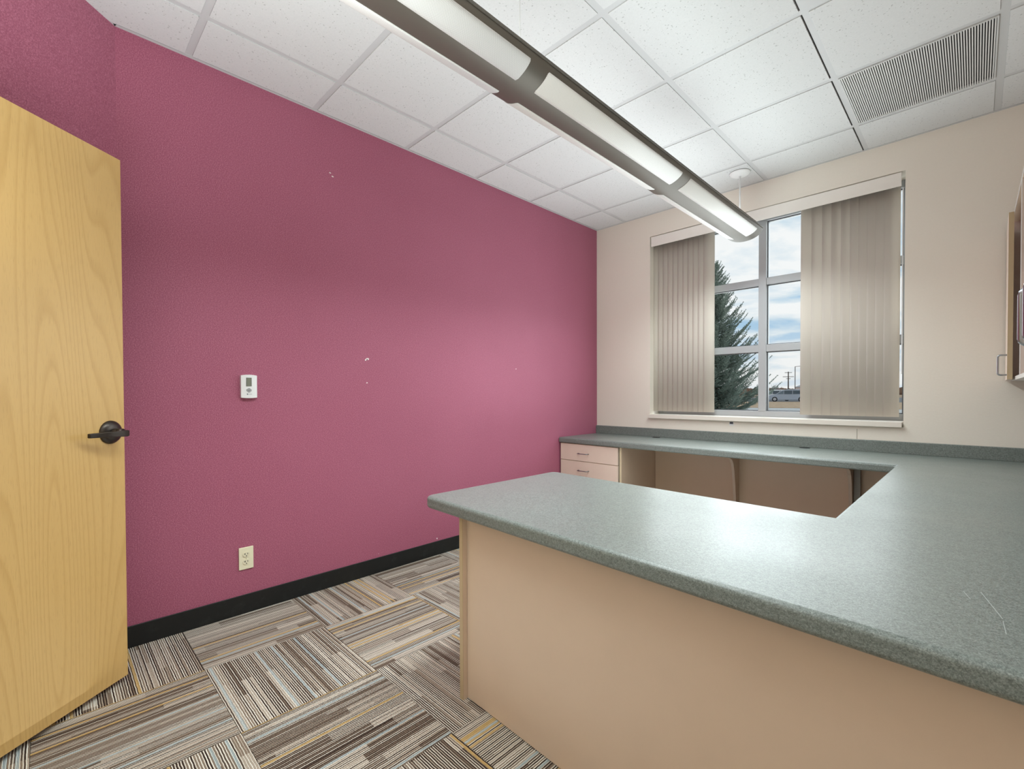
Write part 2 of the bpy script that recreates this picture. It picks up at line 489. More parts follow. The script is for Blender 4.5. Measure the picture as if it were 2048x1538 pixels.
# little hallway seen only through the doorway
bm = B()
box(bm, -1.2, -1.1, -6.6, -3.7, -.1, 2.95); box(bm, -1.2, AE[0]-.02, -6.7, -6.6, -.1, 2.95)
box(bm, AE[0]-.02, AE[0]+.08, -6.7, YN-T, -.1, 2.95); box(bm, -1.2, -T, -3.8, -3.7, -.1, 2.95)
struct(obj('wall_hallway', bm, BEIGE, org=(0, -6, 0)))
struct(obj('trim_doorframe', box(prism(B(), [along(dw0-.05, .012), along(dw0, .012), along(dw0, -T-.01), along(dw0-.05, -T-.01)], 0, dh), 0, 0.001, 0, .001, 0, .001) if False else
           prism(B(), [along(dw0-.05, .14), along(dw0+.004, .14), along(dw0+.004, -T-.01), along(dw0-.05, -T-.01)], 0, dh), BRONZE))
# baseboards
struct(obj('baseboard_left', bx(0, .007, AC[1]+.002, -.005, 0, .098), RUBBER, bevel=.003))
struct(obj('baseboard_angled', prism(B(), [along(0.004), along(dw0-.06), along(dw0-.06, .007), along(.004, .007)], 0, .098), RUBBER))
struct(obj('baseboard_far', bx(.64, XR-.01, -.007, 0, 0, .098), RUBBER))
# plaster chips and marks on the maroon wall
def chip(y, z, w_, h_, m_=PLASTER, seed=1):
    rr = random.Random(seed); pts = []
    for k in range(9):
        a = 2*PI*k/9; s = .6+.5*rr.random(); pts.append((y+w_*s*math.cos(a), z+h_*s*math.sin(a)))
    return prism_x(B(), pts, 0, .0012)
for k, (y, z, w_, h_) in enumerate(((-2.488, 1.349, .012, .008), (-2.50, 1.343, .005, .006), (-2.492, 1.202, .004, .005), (-1.966, .115, .006, .006),
                                    (-2.715, 2.422, .008, .003), (-2.70, 2.405, .006, .004), (-1.161, 1.334, .006, .003), (-2.42, .12, .002, .002))):
    obj('plaster_chip', chip(y, z, w_, h_, seed=k), PLASTER, wl)
obj('nail_hole', prism_x(B(), [(-2.490+.0035*math.cos(2*PI*k/8), 1.346+.0035*math.sin(2*PI*k/8)) for k in range(8)], .001, .0018), BLACK, wl)
# wall seam and label under the window
struct(obj('trim_1', bx(2.090, 2.093, -.0015, 0, .816, .884), mat('seam_grey', (.42, .37, .31), .7)))

# ---------------------------------------------------------------- ceiling
ceil = struct(obj('ceiling', bx(-.3, XR+.3, YN-1.9, .3, 2.86, 2.95), WHITE))
CX, CY, CS = .3305, -.4084, .6
gx = [CX+CS*i for i in range(5)]; gy = [CY-CS*j for j in range(8)]
FW = .012
def add_tile(x0, x1, y0, y1):
    e_ = .0155
    pl = clip([(x0+e_, y0+e_), (x1-e_, y0+e_), (x1-e_, y1-e_), (x0+e_, y1-e_)], ROOM)
    if len(pl) < 3 or parea(pl) < .002: return
    obj('ceiling_tile', prism(B(), pl, H-.0015, H+.012), TILE, ceil)
xs = [-.0+.0]+gx+[XR]; ys = [0]+gy+[YN]
xs = [.006]+gx+[XR-.006]; ys = [-.006]+gy+[YN+.006]
SKIP = {(4, 1), (4, 3)}               # grille cell, diffuser cell  (column, row)
for i in range(len(xs)-1):
    for j in range(len(ys)-1):
        if (i, j) in SKIP: continue
        add_tile(xs[i], xs[i+1], ys[j+1], ys[j])
def tee(pl, parent=ceil):
    obj('ceiling_tee', prism(B(), pl, H+.002, H+.006), TEE, parent)
for x in gx:
    l_ = .0095 if x == gx[3] else .0152
    pl = clip([(x-l_, -9), (x+.0152, -9), (x+.0152, 0), (x-l_, 0)], ROOM)
    if len(pl) > 2: tee(pl)
allx = [0]+gx+[XR]
for y in gy:
    for i in range(len(allx)-1):
        a, b = allx[i]+.0152, allx[i+1]-(.0152 if i != 3 else .0095)
        pl = clip([(a, y-.0152), (b, y-.0152), (b, y+.0152), (a, y+.0152)], ROOM)
        if len(pl) > 2: tee(pl)
# wall angle
struct(obj('trim_2', prism(B(), [(0, 0), (0, AC[1]), (.016, AC[1]-.007), (.016, 0)], H-.001, H+.003), TEE))
struct(obj('trim_3', bx(.016, XR, -.016, 0, H-.001, H+.003), TEE))
struct(obj('trim_4', prism(B(), [along(.0), along(tA-.02), along(tA-.02, .016), (.0165, AC[1]-.007+.012)], H-.001, H+.003), TEE))
# return grille  (x 2.13-2.73, y -1.01 - -.41)
x0, x1, y0, y1 = gx[3]+FW+.004, gx[4]-FW-.004, gy[1]+FW+.004, gy[0]-FW-.004
gr = thing('ceiling_grille', ((x0+x1)/2, (y0+y1)/2, H), 'square ribbed grey return air grille set in the ceiling near the window wall', 'vent')
bm = B()
box(bm, x0, x1, y0, y0+.008, H-.004, H+.01); box(bm, x0, x1, y1-.008, y1, H-.004, H+.01)
box(bm, x0, x0+.006, y0+.008, y1-.008, H-.004, H+.01); box(bm, x1-.006, x1, y0+.008, y1-.008, H-.004, H+.01)
obj('frame', bm, mat('grille_grey_frame', (.6, .6, .59), .5), gr)
bm = B(); n_ = 62; st = (x1-x0-.012)/n_
for k in range(n_):
    a = x0+.006+k*st
    box(bm, a+.0022, a+st-.0022, y0+.008, y1-.008, H-.003, H+.008)
obj('slat', bm, mat('grille_slat_grey', (.72, .71, .69), .5), gr, kind='stuff')
obj('backing', bx(x0, x1, y0, y1, H+.012, H+.03), mat('grille_dark', (.10, .10, .10), .8), gr)
# square supply diffuser further back
x0, x1, y0, y1 = gx[3]+FW+.003, gx[4]-FW-.003, gy[3]+FW+.003, gy[2]-FW-.003
df = thing('ceiling_diffuser', ((x0+x1)/2, (y0+y1)/2, H), 'white square air diffuser in the ceiling, cut off by the top of the picture', 'vent')
cx_, cy_ = (x0+x1)/2, (y0+y1)/2
def ring(bm, ro, ri, zo, zi, th=.002):
    v = []
    for r_, z_ in ((ro, zo), (ri, zi), (ri, zi+th), (ro, zo+th)):
        v.append([bm.verts.new((cx_+sx*r_, cy_+sy*r_, z_)) for sx, sy in ((-1, -1), (1, -1), (1, 1), (-1, 1))])
    for a, b in ((0, 1), (1, 2), (2, 3), (3, 0)):
        for k in range(4): bm.faces.new((v[a][k], v[a][(k+1) % 4], v[b][(k+1) % 4], v[b][k]))
    return bm
hw = (x1-x0)/2
obj('outer_flange', ring(B(), hw, hw-.05, H, H+.001, .004), TEE, df)
for k in range(3): obj('cone', ring(B(), hw-.055-.07*k, hw-.125-.07*k, H+.06, H+.005), TEE, df)
obj('backing', bx(x0, x1, y0, y1, H+.09, H+.095), BLACK, df)

# ================================================================= WINDOW
FYW = .17
win = bpy.data.objects.new('window_1', None); C.objects.link(win); win.location = ((WX0+WX1)/2, FYW, WZ0); ORG[win] = win.location.copy(); win['kind'] = 'structure'
fz0, fz1 = WZ0+.035, WZ1
bm = B()
box(bm, WX0, WX0+.05, FYW, FYW+.08, fz0, fz1); box(bm, WX1-.018, WX1, FYW, FYW+.08, fz0, fz1)
box(bm, WX0+.05, WX1-.018, FYW, FYW+.08, fz1-.05, fz1); box(bm, WX0+.05, WX1-.018, FYW, FYW+.08, fz0, fz0+.045)
obj('frame', bm, ALU, win, bevel=.002)
MX0, MX1 = 1.425, 1.481
obj('mullion', bx(MX0, MX1, FYW-.004, FYW+.08, fz0+.045, fz1-.05), ALU, win, bevel=.002)
rows = [(fz0+.045, 1.458), (1.514, 1.990), (2.044, fz1-.05)]
for a, b in ((WX0+.05, MX0), (MX1, WX1-.018)):
    for z0, z1 in ((1.458, 1.514), (1.990, 2.044)):
        obj('transom', bx(a, b, FYW, FYW+.08, z0, z1), ALU, win, bevel=.002)
    for z0, z1 in rows:
        obj('pane', bx(a, b, FYW+.036, FYW+.042, z0, z1), GLASS, win)
        bm = B(); q = .006
        box(bm, a, a+q, FYW+.024, FYW+.034, z0, z1); box(bm, b-q, b, FYW+.024, FYW+.034, z0, z1)
        box(bm, a+q, b-q, FYW+.024, FYW+.034, z0, z0+q); box(bm, a+q, b-q, FYW+.024, FYW+.034, z1-q, z1)
        obj('gasket', bm, mat('grey_gasket', (.12, .12, .13), .6) if 'grey_gasket' not in bpy.data.materials else bpy.data.materials['grey_gasket'], win)
obj('window_sill', bx(WX0-.003, WX1-.006, -.028, FYW, WZ0, WZ0+.035), mat('beige_white_sill', (.82, .76, .68), .3), win, bevel=.003)

# vertical blind: valance, head rail, 22 vanes, wand
vb = thing('vertical_blind', (1.45, .07, 2.45), 'beige vertical blind with a flat valance hanging in the window, vanes drawn to both sides', 'blind')
obj('valance', bx(.584, 2.312, -.004, .004, 2.452, 2.538), m_laminate('valance_beige', (.90, .85, .79), .5), vb, bevel=.0015)
obj('head_rail', bx(.60, 2.30, .05, .095, 2.485, 2.535), ALU, vb)
def vane(xc, ang, zb=.968, zt=2.484, yc=.078):
    W = .089; bm = B(); n = 6; a = math.radians(ang); fr, bk = [], []
    for k in range(n+1):
        s = (k/n-.5)*W; bow = .006*(1-(2*k/n-1)**2)
        for lst, o_ in ((fr, 0), (bk, .0009)):
            lx, ly = s, -bow+o_
            x, y = xc+lx*math.cos(a)-ly*math.sin(a), yc+lx*math.sin(a)+ly*math.cos(a)
            lst.append((bm.verts.new((x, y, zb)), bm.verts.new((x, y, zt))))
    for k in range(n):
        bm.faces.new((fr[k][0], fr[k+1][0], fr[k+1][1], fr[k][1])); bm.faces.new((bk[k+1][0], bk[k][0], bk[k][1], bk[k+1][1]))
        bm.faces.new((fr[k][0], bk[k][0], bk[k+1][0], fr[k+1][0])); bm.faces.new((fr[k][1], fr[k+1][1], bk[k+1][1], bk[k][1]))
    for k in (0, n): bm.faces.new((fr[k][0], fr[k][1], bk[k][1], bk[k][0]))
    obj('vane', bm, VANE, vb, smooth=True)
for k in range(11): vane(.612+.0456*k, 14)
for k, xe in enumerate((1.783, 1.850, 1.915, 1.970, 2.026, 2.076, 2.122, 2.168, 2.213, 2.258)): vane(xe, 6)
obj('wand', tube(B(), [(2.318, .03, 2.45), (2.318, .03, 1.25)], .004, 8), mat('clear_plastic_wand', (.75, .77, .78), .15), vb)

# ================================================================= DOOR
P0 = Vector((.295, -3.69, 0)); DD = Vector((.63, -.777, 0)).normalized(); DN = Vector((.777, .63, 0)).normalized()
dz0, dz1 = .022, 2.05
DW = .914
hinge = P0 + DD*DW
ang = math.atan2(DD.y, DD.x)
bm = B(); box(bm, 0, DW, -.044, 0, 0, dz1-dz0)
# local frame: x along the leaf from the free edge, +y out of the visible face ; DN must be +y
me = bpy.data.meshes.new('door_1'); bmesh.ops.recalc_face_normals(bm, faces=bm.faces); bm.to_mesh(me); bm.free(); me.materials.append(OAK)
door = bpy.data.objects.new('door_1', me); C.objects.link(door); door.location = (P0.x, P0.y, dz0)
# x axis = DD, y axis = z × DD
yax = Vector((0, 0, 1)).cross(DD)
flip = yax.dot(DN) < 0
door.rotation_euler = (0, 0, ang)
door['kind'] = 'structure'
if flip:
    for v in me.vertices: v.co.y = -v.co.y
    me.flip_normals()
md = door.modifiers.new('bevel', 'BEVEL'); md.width = .0015; md.segments = 2
sgn = -1 if flip else 1
def dobj(name, bm, m, parent, smooth=True, bev=0):
    if flip:
        for v in bm.verts: v.co.y = -v.co.y
    bmesh.ops.recalc_face_normals(bm, faces=bm.faces)
    me_ = bpy.data.meshes.new(name); bm.to_mesh(me_); bm.free(); me_.materials.append(m)
    for p in me_.polygons: p.use_smooth = smooth
    o = bpy.data.objects.new(name, me_); C.objects.link(o); o.parent = parent
    if bev:
        q = o.modifiers.new('bevel', 'BEVEL'); q.width = bev; q.segments = 3; q.limit_method = 'ANGLE'
        q.harden_normals = True
    return o
hx, hz_ = .0585, .99-dz0
AX = (Vector((1, 0, 0)), Vector((0, 0, 1)), Vector((0, 1, 0)))
rose = dobj('door_handle', lathe(B(), [(.0445, .0), (.0445, .003), (.040, .010), (.030, .0145), (.018, .016), (.0, .016)], (hx, 0, hz_), AX, 40), BRONZE, door)
dobj('hub', lathe(B(), [(.014, .012), (.014, .030), (.0125, .032), (.0125, .036), (.014, .038), (.014, .052), (0, .052)], (hx, 0, hz_), AX, 24), BRONZE, rose)
# lever: a flat bar that runs from beside the hub towards the hinge, bent back to the door near its tip
bm = B(); prof = [(.040, .058, .0105), (.050, .0600, .0125), (.075, .060, .0115), (.105, .058, .0105), (.125, .054, .0100), (.140, .047, .0090), (.165, .043, .0085), (.178, .041, .0080)]
rings = []
for lx, ly, hh in prof:
    rings.append([bm.verts.new((lx, ly+dy_, hz_-.004+dz_)) for dy_, dz_ in ((-.006, -hh), (.006, -hh), (.006, hh), (-.006, hh))])
for a, b in zip(rings, rings[1:]):
    for k in range(4): bm.faces.new((a[k], a[(k+1) % 4], b[(k+1) % 4], b[k]))
bm.faces.new(rings[0][::-1]); bm.faces.new(rings[-1])
dobj('lever', bm, BRONZE, rose, True, .0025)
for z_ in (.2, 1.0, 1.8):
    dobj('hinge', tube(B(), [(DW+.006, .004, z_), (DW+.006, .004, z_+.1)], .007, 10), BRONZE, door)
dobj('latch_plate', box(B(), -.0012, .0005, -.034, -.010, hz_-.05, hz_+.05), BRONZE, door, False)

# ================================================================= WALL DEVICES
th = thing('thermostat', (0, -3.161, 1.114), 'white programmable thermostat on the maroon wall above the outlet', 'thermostat')
bm = B(); n = 10; y0, y1, z0, z1 = -3.200, -3.124, 1.116, 1.230
fr = []
for k in range(n+1):
    t = k/n; y = y0+(y1-y0)*t; bow = 1-(2*t-1)**2
    fr.append((y, z0-.003*bow, z1+.004*bow, .018+.006*bow))
vs = [[bm.verts.new((x, y, z)) for x, z in ((0, za_), (x_, za_), (x_, zb_), (0, zb_))] for y, za_, zb_, x_ in fr]
for a, b in zip(vs, vs[1:]):
    for k in range(4): bm.faces.new((a[k], a[(k+1) % 4], b[(k+1) % 4], b[k]))
bm.faces.new(vs[0][::-1]); bm.faces.new(vs[-1])
obj('body', bm, WPLAST, th, bevel=.0015)
obj('screen', bx(.0225, .0246, -3.1755, -3.1535, 1.176, 1.217), LCD, th)
obj('screen_bezel', (lambda bm: (box(bm, .023, .0249, -3.177, -3.1755, 1.1745, 1.2185), box(bm, .023, .0249, -3.1535, -3.152, 1.1745, 1.2185),
    box(bm, .023, .0249, -3.1755, -3.1535, 1.217, 1.2185), box(bm, .023, .0249, -3.1755, -3.1535, 1.1745, 1.176), bm)[-1])(B()), mat('dark_bezel', (.06, .06, .06), .4), th)
def disc_x(bm, y, z, ry, rz, x0, x1, n=20, a0=0, a1=2*PI, ri=0):
    if ri == 0: pts = [(y+ry*math.cos(2*PI*k/n), z+rz*math.sin(2*PI*k/n)) for k in range(n)]
    else:
        pts = [(y+ry*math.cos(a0+(a1-a0)*k/n), z+rz*math.sin(a0+(a1-a0)*k/n)) for k in range(n+1)]
        pts += [(y+ry*ri*math.cos(a1-(a1-a0)*k/n), z+rz*ri*math.sin(a1-(a1-a0)*k/n)) for k in range(n+1)]
    return prism_x(bm, pts, x0, x1)
for q in range(4):
    a = PI/4+q*PI/2+.12
    obj('button', disc_x(B(), -3.1645, 1.154, .0115, .0105, .0235, .0255, 8, a, a+PI/2-.24, .58), GREYB, th)
obj('button', disc_x(B(), -3.1645, 1.154, .005, .0045, .0235, .0255, 16), GREYB, th)
obj('emblem', disc_x(B(), -3.1715, 1.134, .0032, .0032, .0235, .0248, 14), mat('emblem_grey', (.16, .17, .2), .5), th)
def text(s, size, loc, rot, m_, parent, name='lettering', ext=.0002):
    cu = bpy.data.curves.new(name, 'FONT'); cu.body = s; cu.size = size; cu.extrude = ext; cu.align_x = 'LEFT'
    o = bpy.data.objects.new(name, cu); C.objects.link(o); cu.materials.append(m_)
    bpy.context.view_layer.update()
    me_ = bpy.data.meshes.new_from_object(o); bpy.data.objects.remove(o)
    o = bpy.data.objects.new(name, me_); C.objects.link(o)
    o.parent = parent; o.location = Vector(loc)-ORG[parent]; o.rotation_euler = rot; return o
text('TRANE', .0048, (.0248, -3.1660, 1.1322), (PI/2, 0, PI/2), GREYB, th)

ot = thing('wall_outlet', (0, -3.181, .227), 'ivory duplex power outlet low on the maroon wall beside the door', 'outlet')
obj('cover_plate', bx(0, .006, -3.2155, -3.1465, .2275, .3425), IVORY, ot, bevel=.003, seg=3)
obj('screw', disc_x(B(), -3.181, .285, .003, .003, .0055, .007, 12), mat('ivory_screw', (.5, .46, .33), .4), ot)
for z_ in (.305, .266):
    f_ = obj('receptacle', disc_x(B(), -3.181, z_, .0165, .0145, .005, .0085, 24), mat('ivory_face', (.78, .72, .53), .35) if 'ivory_face' not in bpy.data.materials else bpy.data.materials['ivory_face'], ot)
    obj('slot', bx(.0083, .0089, -3.1885, -3.1860, z_-.001, z_+.0075), BLACK, f_)
    obj('slot', bx(.0083, .0089, -3.1915, -3.1885, z_+.002, z_+.0045), BLACK, f_)
    obj('slot', bx(.0083, .0089, -3.1765, -3.1740, z_-.000, z_+.0070), BLACK, f_)
    obj('ground_hole', disc_x(B(), -3.181, z_-.0075, .0026, .0026, .0083, .0089, 12), BLACK, f_)
st_ = thing('wall_sticker', (1.28, 0, .868), 'small white sticker with a dark top on the wall just below the window sill', 'sticker')
obj('paper', bx(1.264, 1.296, -.0008, 0, .868, .900), WPLAST, st_)
obj('print', bx(1.267, 1.293, -.0012, -.0007, .882, .898), mat('sticker_dark', (.08, .08, .10), .5), st_)

# ================================================================= DESK
ZT, ZB = .737, .690
def arc(cx, cy, r, a0, a1, n=6):
    return [(cx+r*math.cos(math.radians(a0+(a1-a0)*k/n)), cy+r*math.sin(math.radians(a0+(a1-a0)*k/n))) for k in range(n+1)]
yf = lambda x: -2.868-.050*(x-1.15)
yb = lambda x: -2.078-.048*(x-1.15)
XL = 1.146
pts = [(.001, -.001), (.001, -.612), (2.30, -.622), (2.350, -.640), (2.341, -2.110)]
pts = [(.001, -.001), (.001, -.612), (2.352, -.632), (2.341, yb(2.341))]
pts += arc(XL+.035, yb(XL)-.035, .035, 90, 180)
pts += arc(XL+.035, yf(XL)+.035, .035, 180, 268)
pts += [(XR-.001, yf(XR)), (XR-.001, -.001)]
wt_ = tag(obj('worktop', prism(B(), pts, ZB, ZT), TOP, org=(1.5, -1.5, ZB), bevel=.014, seg=5),
          'long U-shaped grey-green speckled laminate worktop running below the window and round to the peninsula', 'worktop')
obj('backsplash', bx(.001, XR-.001, -.021, -.0005, ZT-.002, .8145), TOP, wt_, bevel=.005, seg=3)
obj('backsplash', bx(XR-.021, XR-.001, -3.0, -.022, ZT-.002, .8145), TOP, wt_, bevel=.005, seg=3)
for x_, y_ in ((.665, -.062), (1.800, -.062)):
    gm = obj('cable_grommet', lathe(B(), [(.034, 0), (.034, .002), (.031, .0032), (.0, .0032)], (x_, y_, ZT-.0005), 'z', 28), BLACK, wt_, label='black plastic cable grommet')
SCR = mat('scratch_pale', (.42, .45, .43), .5)
for a, b in (((2.664, -2.60), (2.690, -2.73)), ((2.690, -2.74), (2.692, -2.80)), ((2.640, -2.62), (2.650, -2.66)), ((1.74, -2.44), (1.78, -2.44))):
    d_ = Vector((b[0]-a[0], b[1]-a[1], 0)).normalized(); s_ = Vector((-d_.y, d_.x, 0))*.0005
    obj('scratch', prism(B(), [(a[0]-s_.x, a[1]-s_.y), (b[0]-s_.x, b[1]-s_.y), (b[0]+s_.x, b[1]+s_.y), (a[0]+s_.x, a[1]+s_.y)], ZT, ZT+.00015), SCR, wt_)

pb = thing('peninsula_base', (2.1, -2.6, 0), 'beige laminate base panels carrying the peninsula worktop in the foreground', 'desk base')
ep = obj('end_panel', bx(1.315, 1.333, -2.826, -2.14, 0, ZB), LAM, pb)
obj('edge_band', bx(1.3148, 1.3332, -2.8275, -2.826, 0, ZB), BAND, ep)
yp = lambda x: -2.806-.034*(x-1.335)
obj('back_panel', prism(B(), [(1.334, yp(1.334)), (XR-.002, yp(XR)), (XR-.002, yp(XR)+.018), (1.334, yp(1.334)+.018)], .003, ZB), LAM, pb)
obj('gable_panel', bx(2.42, 2.438, -2.80, -2.22, 0, ZB), LAM, pb)

def wire_pull(p, along_v, out_v, L=.102, proj=.032, r=.004, rc=.010):
    """D shaped wire pull centred on p"""
    p = Vector(p); a = Vector(along_v); o_ = Vector(out_v); pts = [p-a*L/2]
    for s in (-1, 1):
        cc = p+a*s*(L/2-rc)+o_*(proj-rc)
        seq = [cc+a*s*rc*math.cos(t)+o_*rc*math.sin(t) for t in (0, PI/8, PI/4, 3*PI/8, PI/2)]
        pts += seq if s == -1 else seq[::-1]
    pts.append(p+a*L/2)
    return tube(B(), pts, r, 10)
pd = thing('drawer_pedestal', (.3, -.3, 0), 'beige three-drawer pedestal under the left end of the window worktop', 'drawers')
obj('side_panel', bx(.610, .628, -.575, -.002, 0, ZB), LAM, pd)
obj('side_panel', bx(.020, .038, -.575, -.002, 0, ZB), LAM, pd)
obj('edge_band', bx(.609, .629, -.5765, -.575, 0, ZB), mat('pale_edge_band', (.62, .52, .36), .45), pd)
obj('back_panel', bx(.038, .610, -.02, -.002, .1, ZB), LAM, pd)
obj('toe_kick', bx(.038, .610, -.52, -.502, 0, .1), BAND, pd)
for a, b in ((.540, .684), (.385, .536), (.105, .381)):
    d_ = obj('drawer', bx(.014, .604, -.595, -.577, a, b), LAMP_, pd, bevel=.001)
    obj('edge_band', bx(.014, .604, -.5955, -.5765, b-.0001, b+.0012), BAND, d_)
    zc_ = b-.077 if b > .4 else b-.1
    obj('handle', wire_pull((.268, -.595, zc_), (1, 0, 0), (0, -1, 0)), CHROME, d_, smooth=True, label='chrome wire pull')

prof_b = [(-.001, ZB), (-.46, ZB), (-.46, .682)] + [(-.33, .664), (-.22, .640), (-.165, .618), (-.135, .585), (-.115, .53), (-.095, .42), (-.080, .30), (-.065, .12), (-.055, .0), (-.001, 0)]
for x_, lb in ((1.334, 'curved beige bracket panel midway under the window worktop'), (2.072, 'curved beige bracket panel under the right end of the window worktop, beside a grey post')):
    s_ = thing('support_bracket', (x_, -.2, 0), lb, 'bracket', 'curved brackets under the window worktop')
    obj('plate', prism_x(B(), prof_b, x_-.009, x_+.009), LAM, s_)
    # edge band following the curve
    bm = B(); c_ = prof_b[2:-1]
    for (y0, z0), (y1, z1) in zip(c_, c_[1:]):
        nn = Vector((0, -(z0-z1), (y0-y1))); nn = Vector((0, z1-z0, -(y1-y0))).normalized()*.0015
        if nn.z > 0: nn = -nn
        prism_x(bm, [(y0, z0), (y1, z1), (y1+nn.y, z1+nn.z), (y0+nn.y, z0+nn.z)], x_-.0095, x_+.0095)
    obj('edge_band', bm, mat('bracket_edge', (.62, .50, .40), .45) if 'bracket_edge' not in bpy.data.materials else bpy.data.materials['bracket_edge'], s_)
tag(obj('corner_post', bx(2.084, 2.118, -.053, -.009, .0, ZB), mat('grey_post', (.40, .385, .36), .5)), 'narrow grey upright post against the wall beside the right-hand bracket', 'post')
tag(obj('modesty_panel', bx(.63, XR-.02, -.0085, -.001, .10, ZB-.001), LAM), 'beige laminate panel lining the wall beneath the window worktop', 'panel')

# ================================================================= WALL CABINETS
CXF, CZ0, CZ1 = 2.794, 1.193, 2.107
INN = m_laminate('cabinet_inside', (.66, .55, .49), .5)
EDG = mat('pale_front_edge', (.72, .68, .64), .3)
def cabinet(ya, yb_, label, doors, group='wall cabinets along the right wall'):
    """ya (far) > yb_ (near)"""
    t = thing('wall_cabinet', (2.95, (ya+yb_)/2, CZ0), label, 'cabinet', group)
    for y_ in ((ya-.018, ya), (yb_, yb_+.018)):
        obj('side_panel', bx(CXF+.0015, XR-.001, y_[0], y_[1], CZ0, CZ1), INN, t)
    obj('top_panel', bx(CXF+.0015, XR-.001, yb_+.018, ya-.018, CZ1-.018, CZ1), LAM, t)
    obj('bottom_panel', bx(CXF+.0015, XR-.001, yb_+.018, ya-.018, CZ0, CZ0+.018), EDG, t)
    obj('shelf', bx(CXF+.03, XR-.02, yb_+.018, ya-.018, 1.64, 1.658), INN, t)
    obj('back_panel', bx(XR-.012, XR-.001, yb_+.018, ya-.018, CZ0+.018, CZ1-.018), INN, t)
    bm = B(); box(bm, CXF, CXF+.0015, ya-.018, ya, CZ0, CZ1); box(bm, CXF, CXF+.0015, yb_, yb_+.018, CZ0, CZ1)
    box(bm, CXF, CXF+.0015, yb_+.018, ya-.018, CZ0, CZ0+.018); box(bm, CXF, CXF+.0015, yb_+.018, ya-.018, CZ1-.018, CZ1)
    obj('edge_band', bm, EDG, t)
    dtop = CZ1-.07 if ya > -.1 else CZ1-.01
    for (h_, n_, ajar, hy) in doors:     # hinge y, free y, opening angle, handle offset from free edge
        dv = Vector((0, n_-h_, 0)).normalized(); L = abs(n_-h_); a = math.radians(ajar)
        ax_ = dv*math.cos(a)+Vector((-1, 0, 0))*math.sin(a)
        ou = Vector((-1, 0, 0))*math.cos(a) - dv*math.sin(a)
        hp = Vector((CXF-.003, h_, 0))
        bm = B(); q = [hp, hp+ax_*L, hp+ax_*L+ou*.019, hp+ou*.019]
        prism(bm, [(v.x, v.y) for v in q], CZ0+.002, dtop)
        dr = obj('door', bm, LAMP_, t)
        e1 = hp+ax_*L; bm = B(); q = [e1, e1+ax_*.0012, e1+ax_*.0012+ou*.019, e1+ou*.019]
        prism(bm, [(v.x, v.y) for v in q], CZ0+.002, dtop)
        obj('edge_band', bm, BAND, dr)
        hc = hp+ax_*(L-hy)+ou*.019; hc.z = CZ0+.077
        obj('handle', wire_pull(hc, (0, 0, 1), ou, r=.0046), CHROME, dr, smooth=True, label='chrome wire pull')
    return t
cabinet(-.001, -.769, 'beige wall cabinet nearest the window wall, one door shut and the other bay open', [(-.012, -.44, .8, .04)])
cabinet(-.770, -1.49, 'open-fronted wall cabinet second from the window wall', [])
cabinet(-1.491, -2.21, 'open-fronted wall cabinet third from the window wall', [])
cabinet(-2.211, -3.14, 'wall cabinet nearest the viewer at the right edge, with paired chrome pulls', [(-2.214, -2.672, 3.9, .036), (-3.137, -2.678, 3.6, .036)])

# ================================================================= PENDANT LAMP
LX, LA, LZ, LS = 1.43, .125, 2.335, .070
LY0, LY1 = -.17, -3.88
pl_ = thing('pendant_lamp', (LX, -2.0, LZ), 'long bronze-grey linear pendant with perforated side panels hanging below the ceiling', 'lamp')
def prof(x, off=0): return LZ-(LS+off)*math.sqrt(max(0, 1-(x/(LA+off))**2))
bm = B(); n = 28
xs_ = [LA*math.sin(PI*(k/n-.5)) for k in range(n+1)]
o1 = [[bm.verts.new((LX+x, y, prof(x))) for x in xs_] for y in (LY0, LY1)]
i1 = [[bm.verts.new((LX+x*.965, y, prof(x)+.004*(1-abs(x)/LA)+(.0 if abs(x) < LA*.999 else 0))) for x in xs_] for y in (LY0-.003, LY1+.003)]
for k in range(n):
    bm.faces.new((o1[0][k], o1[0][k+1], o1[1][k+1], o1[1][k])); bm.faces.new((i1[0][k+1], i1[0][k], i1[1][k], i1[1][k+1]))
bm.faces.new((o1[0][0], o1[1][0], i1[1][0], i1[0][0])); bm.faces.new((o1[0][n], i1[0][n], i1[1][n], o1[1][n]))
obj('body', bm, PEND, pl_, smooth=True)
for y, s in ((LY0, 1), (LY1, -1)):
    bm = B()
    a = [bm.verts.new((LX+x, y, prof(x))) for x in xs_]; b = [bm.verts.new((LX+x*.99, y+s*.006, prof(x)+.002)) for x in xs_]
    a.append(bm.verts.new((LX+LA, y, LZ+.003))); b.append(bm.verts.new((LX+LA, y+s*.006, LZ+.003)))
    a.append(bm.verts.new((LX-LA, y, LZ+.003))); b.append(bm.verts.new((LX-LA, y+s*.006, LZ+.003)))
    for k in range(len(a)): bm.faces.new((a[k], a[(k+1) % len(a)], b[(k+1) % len(b)], b[k]))
    bm.faces.new(b); bm.faces.new(a[::-1])
    obj('end_cap', bm, PEND, pl_)
obj('rim', (lambda bm: (box(bm, LX-LA-.004, LX-LA+.001, LY1, LY0, LZ-.003, LZ+.006), box(bm, LX+LA-.001, LX+LA+.004, LY1, LY0, LZ-.003, LZ+.006), bm)[-1])(B()), PEND, pl_)
